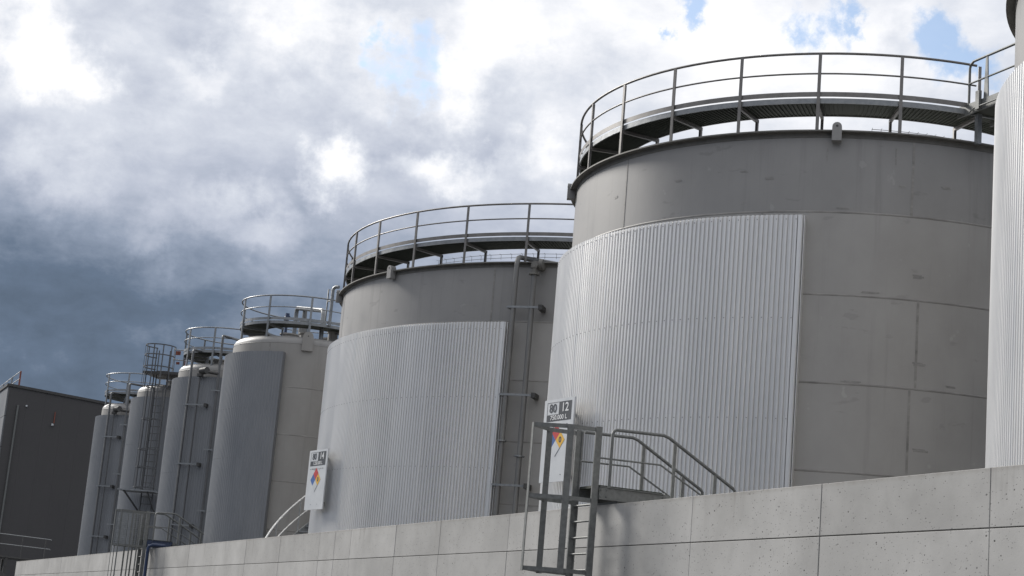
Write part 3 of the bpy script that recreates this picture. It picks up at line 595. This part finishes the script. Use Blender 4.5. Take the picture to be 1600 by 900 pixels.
# ------------------------------------------------------------------ ladders over the wall
def wall_ladder(x0, label, ydeck, second=False):
    t = thing('crossover_ladder', (x0, WY, 0), label, 'ladder', None)
    G = 'galv_dull'
    XL, XR = -0.71, 0.0
    def P(x, y, z): return (x, y - WY, z + Z0)
    for x in (XL, XR):
        m = MB(); m.bar(P(x, 11.95, -1.6), P(x, 11.95, 3.60), 0.11, 0.035, (0, 1, 0)); m.bar(P(x + (0.02 if x < -0.1 else -0.02), 12.0, -1.6), P(x + (0.02 if x < -0.1 else -0.02), 12.0, 3.58), 0.04, 0.02, (1, 0, 0)); m.build('stringer', G, t)
        for z in (-0.2, 1.2):
            m = MB(); m.box(P(x, 12.11, z), (0.06, 0.30, 0.06)); m.build('wall_bracket', G, t)
    rm = MB(); rm.tube([(XL, 0, 0), (XR, 0, 0)], 0.017, 8); rm = rm.mesh('rung', 'galv_dull')
    for i in range(15): put('rung', rm, t, P(0, 11.95, 2.385 - 0.253 * i))
    if not second:
        hoop = [(XR, 11.98), (XR - 0.02, 11.47), (-0.36, 10.98), (XL, 11.43), (XL, 11.95)]
        bars = [(XR - 0.02, 11.47, 0.105, (0.3, 1, 0)), (-0.36, 10.98, 0.07, (1, 0.0, 0)), (XL, 11.43, 0.095, (0.2, 1, 0))]
    else:
        hoop = [(XR, 11.98), (XR, 11.45), (-0.1, 11.1), (-0.36, 10.95), (-0.62, 11.1), (XL, 11.45), (XL, 11.95)]
        bars = [(XR, 11.7, 0.045, (0, 1, 0)), (XR, 11.45, 0.045, (0, 1, 0)), (-0.1, 11.1, 0.05, (1, .5, 0)), (-0.36, 10.95, 0.05, (1, 0, 0)), (-0.62, 11.1, 0.05, (1, -.5, 0)), (XL, 11.45, 0.05, (0, 1, 0)), (XL, 11.7, 0.05, (0, 1, 0))]
    for z in (3.55, 2.44, 1.325):
        m = MB()
        for i in range(len(hoop) - 1): m.bar(P(*hoop[i], z), P(*hoop[i + 1], z), 0.065, 0.012, (0, 0, 1))
        m.build('cage_hoop', G, t)
    for x, y, w_, sd in bars:
        m = MB(); m.bar(P(x, y, 1.28 if not second else 0.6), P(x, y, 3.58), w_, 0.014, sd); m.build('cage_bar', G, t)
    if second:
        m = MB()
        inn = lambda q: (-0.355 + (q[0] + 0.355) * 0.95, 11.5 + (q[1] - 11.5) * 0.96)
        for a_, b_ in zip(hoop[1:-1], hoop[2:]):
            pa, pb = Vector(P(*inn(a_), 2.46)), Vector(P(*inn(b_), 2.46)); n_ = max(2, round((pb - pa).length / 0.045))
            for i in range(n_):
                q_ = pa.lerp(pb, (i + 0.5) / n_); m.bar(q_, q_ + Vector((0, 0, 1.08)), 0.014, 0.003, pb - pa)
            for i in range(18): m.bar(pa + Vector((0, 0, 0.03 + 0.06 * i)), pb + Vector((0, 0, 0.03 + 0.06 * i)), 0.014, 0.004, (0, 0, 1))
        tag(m.build('cage_screen', 'galv', t), kind='stuff')
    # landing across the wall
    B = 'blue' if second else G
    m = MB(); m.box(P((XL + XR) / 2, (12.02 + ydeck) / 2, 2.68), (0.66, ydeck - 12.02, 0.04)); deck = m.build('landing_deck', 'grating', t)
    for x in (XL - 0.01, XR + 0.01):
        m = MB(); m.box(P(x, (12.02 + ydeck) / 2, 2.575), (0.02, ydeck - 12.02, 0.19))
        for dz in (-0.095, 0.095): m.box(P(x, (12.02 + ydeck) / 2, 2.575 + dz), (0.07, ydeck - 12.02, 0.012))
        m.build('side_channel', B, deck)
    m = MB(); m.box(P(XR + 0.035, 12.09, 2.57), (0.012, 0.16, 0.17))
    for dy in (-0.05, 0.05):
        for dz in (-0.05, 0.05): m.tube([P(XR + 0.035, 12.09 + dy, 2.57 + dz), P(XR + 0.055, 12.09 + dy, 2.57 + dz)], 0.014, 6)
    m.build('splice_plate', B, deck)
    m = MB(); m.box(P(-0.36, 12.42, 2.45), (0.72, 0.12, 0.06)); m.build('bearing_block', B, deck)
    sl_ = -0.52; yend = ydeck + 2.4
    for k, x in enumerate((XR + 0.01, XL - 0.01)):
        y1 = ydeck - (0 if k == 0 else 0.18); ye = y1 + 1.30 + (0 if k == 0 else 0.0)
        m = MB(); z0_ = 3.585
        pts = [P(x, 12.19 if k == 0 else 12.05, 2.66 if k == 0 else z0_)]
        if k == 0: pts += [P(x, 12.19, z0_ - 0.08), P(x, 12.205, z0_ - 0.03), P(x, 12.25, z0_)]
        pts += [P(x, y1 - 0.05, z0_ + 0.02), P(x, y1 + 0.05, z0_ - 0.01), P(x, ye - 0.04, z0_ + sl_ * (ye - y1)), P(x, ye, z0_ + sl_ * (ye - y1) - 0.04), P(x, ye, z0_ + sl_ * (ye - y1) - 0.75)]
        m.tube(pts, 0.026, 10); m.build('handrail', G, t)
        m = MB(); m.tube([P(x, 12.0, z0_ - 0.47), P(x, y1 - 0.08, z0_ - 0.455), P(x, ye, z0_ - 0.45 + sl_ * (ye - y1 + 0.08))], 0.015, 8); m.build('mid_rail', G, t)
        for y in (y1 + 0.16, y1 + 0.92):
            m = MB(); zt_ = z0_ + sl_ * max(0, y - y1); m.bar(P(x, y, zt_ - 1.0), P(x, y, zt_), 0.055, 0.03, (0, 1, 0)); m.build('handrail_post', G, t)
        m = MB(); m.bar(P(x, ydeck - 0.02, 2.60), P(x, yend, 2.60 + sl_ * (yend - ydeck)), 0.20, 0.02, (0, 0, 1)); m.build('stair_stringer', G, t)
    for i in range(8):
        y = ydeck + 0.15 + 0.3 * i; m = MB(); m.box(P((XL + XR) / 2, y, 2.55 + sl_ * (y - ydeck)), (0.68, 0.22, 0.03)); m.build('stair_tread', 'grating', t)
    m = MB(); zl = 2.55 + sl_ * (yend - ydeck); m.box(P(-0.355, yend + 0.18, zl - 0.05), (0.74, 0.5, 0.05)); lo = m.build('foot_landing', 'grating', t)
    for x in (XL + 0.02, XR - 0.02):
        m = MB(); m.box(P(x, yend + 0.2, (zl - 0.07 - 1.6) / 2), (0.06, 0.06, zl - 0.07 + 1.6)); m.build('landing_leg', G, lo)
    return t
wall_ladder(-24.48, 'galvanised cage ladder with landing and stair rails crossing the wall beside sign 80 12', 13.15)
wl2 = wall_ladder(-57.48, 'screened cage ladder with blue landing beam crossing the wall below the slim tanks', 12.85, True)
bp = MB(); bp.tube([(0, 0, 0), (0, 0, 4.0), (0.03, 0.03, 4.07), (0.1, 0.12, 4.12), (0.1, 0.5, 4.12)], 0.055, 10)
tag(bp.build('standpipe', 'blue', None, (-57.22, 12.02, 0)), 'blue standpipe climbing the wall beside the screened cage ladder', 'pipe')

# ------------------------------------------------------------------ curved stair round the widest tank
cs = thing('curved_stair', (C14[0], C14[1], 0), 'curved stair with bright steel handrails winding behind the widest tank', 'stair')
def hz(th): return 2.654 + (-118.2 - th) * 0.0811 + Z0
ths = [-104 - 2 * i for i in range(48)]
for nm, dr, dz, r_ in (('handrail', 9.0, 0.0, 0.026), ('mid_rail', 9.0, -0.50, 0.018)):
    m = MB(); m.tube([pol(dr, R(th), hz(th) + dz) for th in ths], r_, 8); m.build(nm, 'bright', cs)
for th in ths[::5]:
    m = MB(); m.tube([pol(9.0, R(th), hz(th) - 1.05), pol(9.0, R(th), hz(th))], 0.02, 8); m.build('rail_post', 'galv', cs)
for r_ in (8.05, 8.98):
    m = MB(); pts = [pol(r_, R(th), hz(th) - 1.02) for th in ths]
    for i in range(len(pts) - 1): m.bar(pts[i], pts[i + 1], 0.2, 0.015, (0, 0, 1))
    m.build('stringer', 'galv', cs)
tm = MB(); tm.box((8.515, 0, 0), (0.90, 0.25, 0.03)); tm = tm.mesh('tread', 'galv')
th = -105
while th > -197: put('tread', tm, cs, (0, 0, hz(th) - 1.0), (0, 0, R(th))); th -= 2.3
for th in (-106, -125, -150, -175, -195):
    m = MB()
    for r_ in (8.1, 8.93): m.bar(pol(r_, R(th), 0), pol(r_, R(th), hz(th) - 1.05), 0.07, 0.05, pol(1, R(th), 0))
    m.build('stair_leg', 'galv_dull', cs)

# ------------------------------------------------------------------ signs
def text_mesh(txt, size, bold, mat):
    c = bpy.data.curves.new('t', 'FONT'); c.body = txt; c.size = size; c.offset = bold; c.extrude = 0.0008; c.align_x = 'CENTER'; c.align_y = 'CENTER'; c.resolution_u = 4
    o = bpy.data.objects.new('t', c); col.objects.link(o)
    me = bpy.data.meshes.new_from_object(o.evaluated_get(bpy.context.evaluated_depsgraph_get()))
    bpy.data.objects.remove(o); bpy.data.curves.remove(c); me.materials.clear(); me.materials.append(MT[mat]); return me
def sign(pL, pR, z0, z1, num, vol, label, zero):
    a = Vector((pL[0], pL[1], 0)); b = Vector((pR[0], pR[1], 0)); W = (b - a).length; H = z1 - z0; rz = math.atan2(b.y - a.y, b.x - a.x)
    t = thing('sign_board', (*((a + b) / 2).xy, z0 + Z0), label, 'sign', None, rz)
    # local: x along board, -y towards the yard, z up
    m = MB(); m.box((0, 0, H / 2), (W, 0.03, H)); m.build('board', 'white', t)
    m = MB(); m.box((0, 0.0175, H / 2), (W - 0.02, 0.005, H - 0.02)); m.build('added_dark_back', 'dark', t)  # unseen dark back, added to darken the reflection on the cladding beside the board
    m = MB()
    for x in (-W * 0.3, W * 0.05):
        for z in (0.2, H - 0.2): m.box((x, 0.15, z), (0.05, 0.30, 0.05))
    m.build('mounting_bracket', 'galv', t)
    y = -0.017
    def rect(x0, x1, za, zb, mat, nm, dy=0.0):
        q = MB(); q.box(((x0 + x1) / 2, y + dy, (za + zb) / 2), (x1 - x0, 0.003, zb - za)); return q.build(nm, mat, t)
    x0, x1 = -W * 0.40, W * 0.42; zt_, zm, zb_ = H * 0.965, H * 0.815, H * 0.735
    rect(0.0 + W * 0.0, x1, zm, zt_, 'navy', 'number_field'); rect(x0, x1, zb_, zm, 'navy', 'volume_field')
    for q in ((x0, x0 + 0.008, zm, zt_), (x0, 0.0, zt_ - 0.006, zt_)): rect(*q, 'navy', 'field_outline')
    def txt(s, x, z, size, bold, mat, sx=1.0):
        o = put('lettering', text_mesh(s, size, bold, mat), t, (x, y - 0.004, z), (PI / 2, 0, 0)); o.scale = (sx, 1, 1); return o
    zc = (zm + zt_) / 2 - 0.003
    txt('80', (x0 + 0) / 2 + 0.0, zc, 0.235, 0.002, 'navy', 1.12); txt(num, x1 / 2, zc, 0.235, 0.004, 'letters', 1.12)
    vt = txt(vol, (x0 + x1) / 2, (zb_ + zm) / 2, 0.125, 0.002, 'letters', 1.20 if len(vol) < 10 else 1.0); vt['kind'] = 'stuff'
    # line of small print and printed dashes
    for i in range(9): rect(x0 + 0.03 + i * (x1 - x0) * 0.098, x0 + 0.03 + i * (x1 - x0) * 0.098 + random.uniform(0.03, 0.085), H * 0.676, H * 0.676 + random.uniform(0.012, 0.026), 'greyprint', 'small_print')
    # hazard diamond of four lozenges
    cz_, k = H * 0.50, 0.155
    def loz(cx, cz2, mat, s=1.0, dy=0.0):
        q = MB(); e = k * s; vs = [(cx - e, y + dy, cz2), (cx, y + dy, cz2 - e), (cx + e, y + dy, cz2), (cx, y + dy, cz2 + e)]
        vs += [(p_[0], p_[1] - 0.003, p_[2]) for p_ in vs]; q.add(vs, [(4, 5, 6, 7), (3, 2, 1, 0), (0, 1, 5, 4), (1, 2, 6, 5), (2, 3, 7, 6), (3, 0, 4, 7)]); return q.build('hazard_lozenge', mat, t)
    cx = -0.03
    loz(cx, cz_ + k, 'red'); loz(cx - k, cz_, 'bluep'); loz(cx + k, cz_, 'yellow'); loz(cx, cz_ - k, 'greyprint', 1.0); loz(cx, cz_ - k, 'white', 0.985, -0.002)
    txt('0', cx + k, cz_, 0.15, 0.006, 'navy', 1.2)
    for x, z in ((-0.16, H * 0.655), (0.15, H * 0.655), (-0.2, 0.13), (0.2, 0.13)): rect(x, x + 0.035, z, z + 0.012, 'greyprint', 'fixing')
    return t
sign((-30.55, 13.73), (-29.50, 13.86), 3.25, 4.84, '12', '750.000 L', 'white sign board reading 80 12 with hazard diamond behind the cage ladder', True)
sign((-44.08, 13.19), (-42.94, 13.32), 3.22, 4.77, '14', '1.250.000 L', 'white sign board reading 80 14 with hazard diamond on the widest tank', True)

# ------------------------------------------------------------------ charcoal building beyond the tanks
BX, BY, BT = -110.0, 13.44, 13.58 + Z0
bd = thing('industrial_building', (BX, BY, 0), 'charcoal panelled industrial building beyond the slim tanks', 'building')
def roofz(y): return BT - 0.058 * y
L_, D_ = 34.0, 40.0
m = MB(); zt0, zt1 = roofz(0) - 0.06, roofz(D_) - 0.06
m.add([(-0.1, 0.1, 0), (-L_, 0.1, 0), (-L_, D_, 0), (-0.1, D_, 0), (-0.1, 0.1, zt0), (-L_, 0.1, zt0), (-L_, D_, zt1), (-0.1, D_, zt1)], [(0, 1, 5, 4), (1, 2, 6, 5), (2, 3, 7, 6), (3, 0, 4, 7), (4, 5, 6, 7)])
m.build('building_core', 'bdark', bd)
y = 0.0
while y < D_ - 0.1:            # upright cladding panels on the face towards the tanks
    y2 = min(y + 1.1, D_); m = MB(); g_ = 0.0015
    m.add([(-0.1, y + g_, 0), (0, y + g_, 0), (0, y2 - g_, 0), (-0.1, y2 - g_, 0), (-0.1, y + g_, roofz(y)), (0, y + g_, roofz(y)), (0, y2 - g_, roofz(y2)), (-0.1, y2 - g_, roofz(y2))],
          [(0, 3, 2, 1), (4, 5, 6, 7), (0, 1, 5, 4), (1, 2, 6, 5), (2, 3, 7, 6), (3, 0, 4, 7)]); m.build('wall_panel', 'bdark', bd); y = y2
z = 0.0
while z < BT - 0.1:            # lying panels on the face along the yard
    z2 = min(z + 1.9, BT); m = MB(); m.box((-L_ / 2 - 0.05, 0.0, (z + z2) / 2), (L_ - 0.1, 0.2, z2 - z - 0.03)); m.build('wall_panel', 'bgrey', bd); z = z2
m = MB(); m.bar((0.03, -0.12, roofz(0) + 0.03), (0.03, D_, roofz(D_) + 0.03), 0.10, 0.16, (1, 0, 0)); m.bar((0.03, -0.13, roofz(0) + 0.03), (-L_, -0.13, roofz(0) + 0.03), 0.10, 0.16, (0, 1, 0)); m.build('roof_trim', 'dark', bd)
m = MB(); m.tube([(0.10, 0.62, 12.43 + Z0), (0.10, 0.55, 0)], 0.06, 10); m.build('downpipe', 'galv_dull', bd)
m = MB(); m.box((0.04, 2.9, 11.95 + Z0), (0.06, 0.05, 0.70)); m.build('alarm_light', 'orange', bd)
m = MB(); m.box((0.08, 2.82, 11.5 + Z0), (0.12, 0.12, 0.12)); m.build('lamp', 'white', bd)
m = MB(); m.box((0.05, 1.13, 12.45 + Z0), (0.1, 0.1, 0.1)); m.build('lamp', 'white', bd)
rr = MB()
for z in (0.55, 1.0): rr.tube([(-0.3, 0.55, BT + z), (-L_, 0.55, BT + z)], 0.03, 8)
rr.build('roof_rail', 'bright', bd)
for x in (-0.3, -4, -8): 
    m = MB(); m.bar((x, 0.55, BT - 0.2), (x, 0.55, BT + 1.0), 0.10, 0.05, (0, 1, 0)); m.build('roof_rail_post', 'orange' if x > -1 else 'galv', bd)

# ------------------------------------------------------------------ walkway at the far end of the wall
wk = thing('steel_walkway', (-95, 12.0, 0), 'dark steel walkway with thin handrails at the far end of the wall', 'walkway')
def W(y, z, x=0.0): return (x - 0.55 * (y - 1.0), y, z + Z0)
m = MB(); m.bar(W(-3.0, 2.80, -0.5), W(2.75, 2.80, -0.5), 1.1, 0.08, (1, 0.5, 0)); m.bar(W(-3.0, 2.75), W(2.75, 2.75), 0.22, 0.03, (0, 0, 1)); deck = m.build('walkway_deck', 'dark', wk)
for nm, z in (('top_rail', 3.95), ('mid_rail', 3.44)):
    m = MB(); m.tube([W(-3.0, z), W(2.95, z), W(3.0, z - 0.03, 0.05)], 0.022, 8); m.build(nm, 'galv', wk)
for y in (-2.2, -0.6, 0.1, 1.4, 2.7):
    m = MB(); m.bar(W(y, 2.8), W(y, 3.95), 0.05, 0.03, (0, 1, 0)); m.build('rail_post', 'dark', wk)
for y, x in ((-2.0, 0), (0.6, 0), (0.6, -1.0)):
    m = MB(); m.bar(W(y, -1.6, x), W(y, 2.75, x), 0.16, 0.16, (1, 0, 0)); m.build('support_column', 'dark', wk)
m = MB(); m.bar(W(0.6, 1.2), W(-1.8, 2.7), 0.12, 0.10, (0, 0, 1)); m.bar(W(2.4, 0.6, 0.1), W(-0.4, 2.4, 0.1), 0.30, 0.08, (0, 0, 1)); m.build('brace', 'dark', wk)
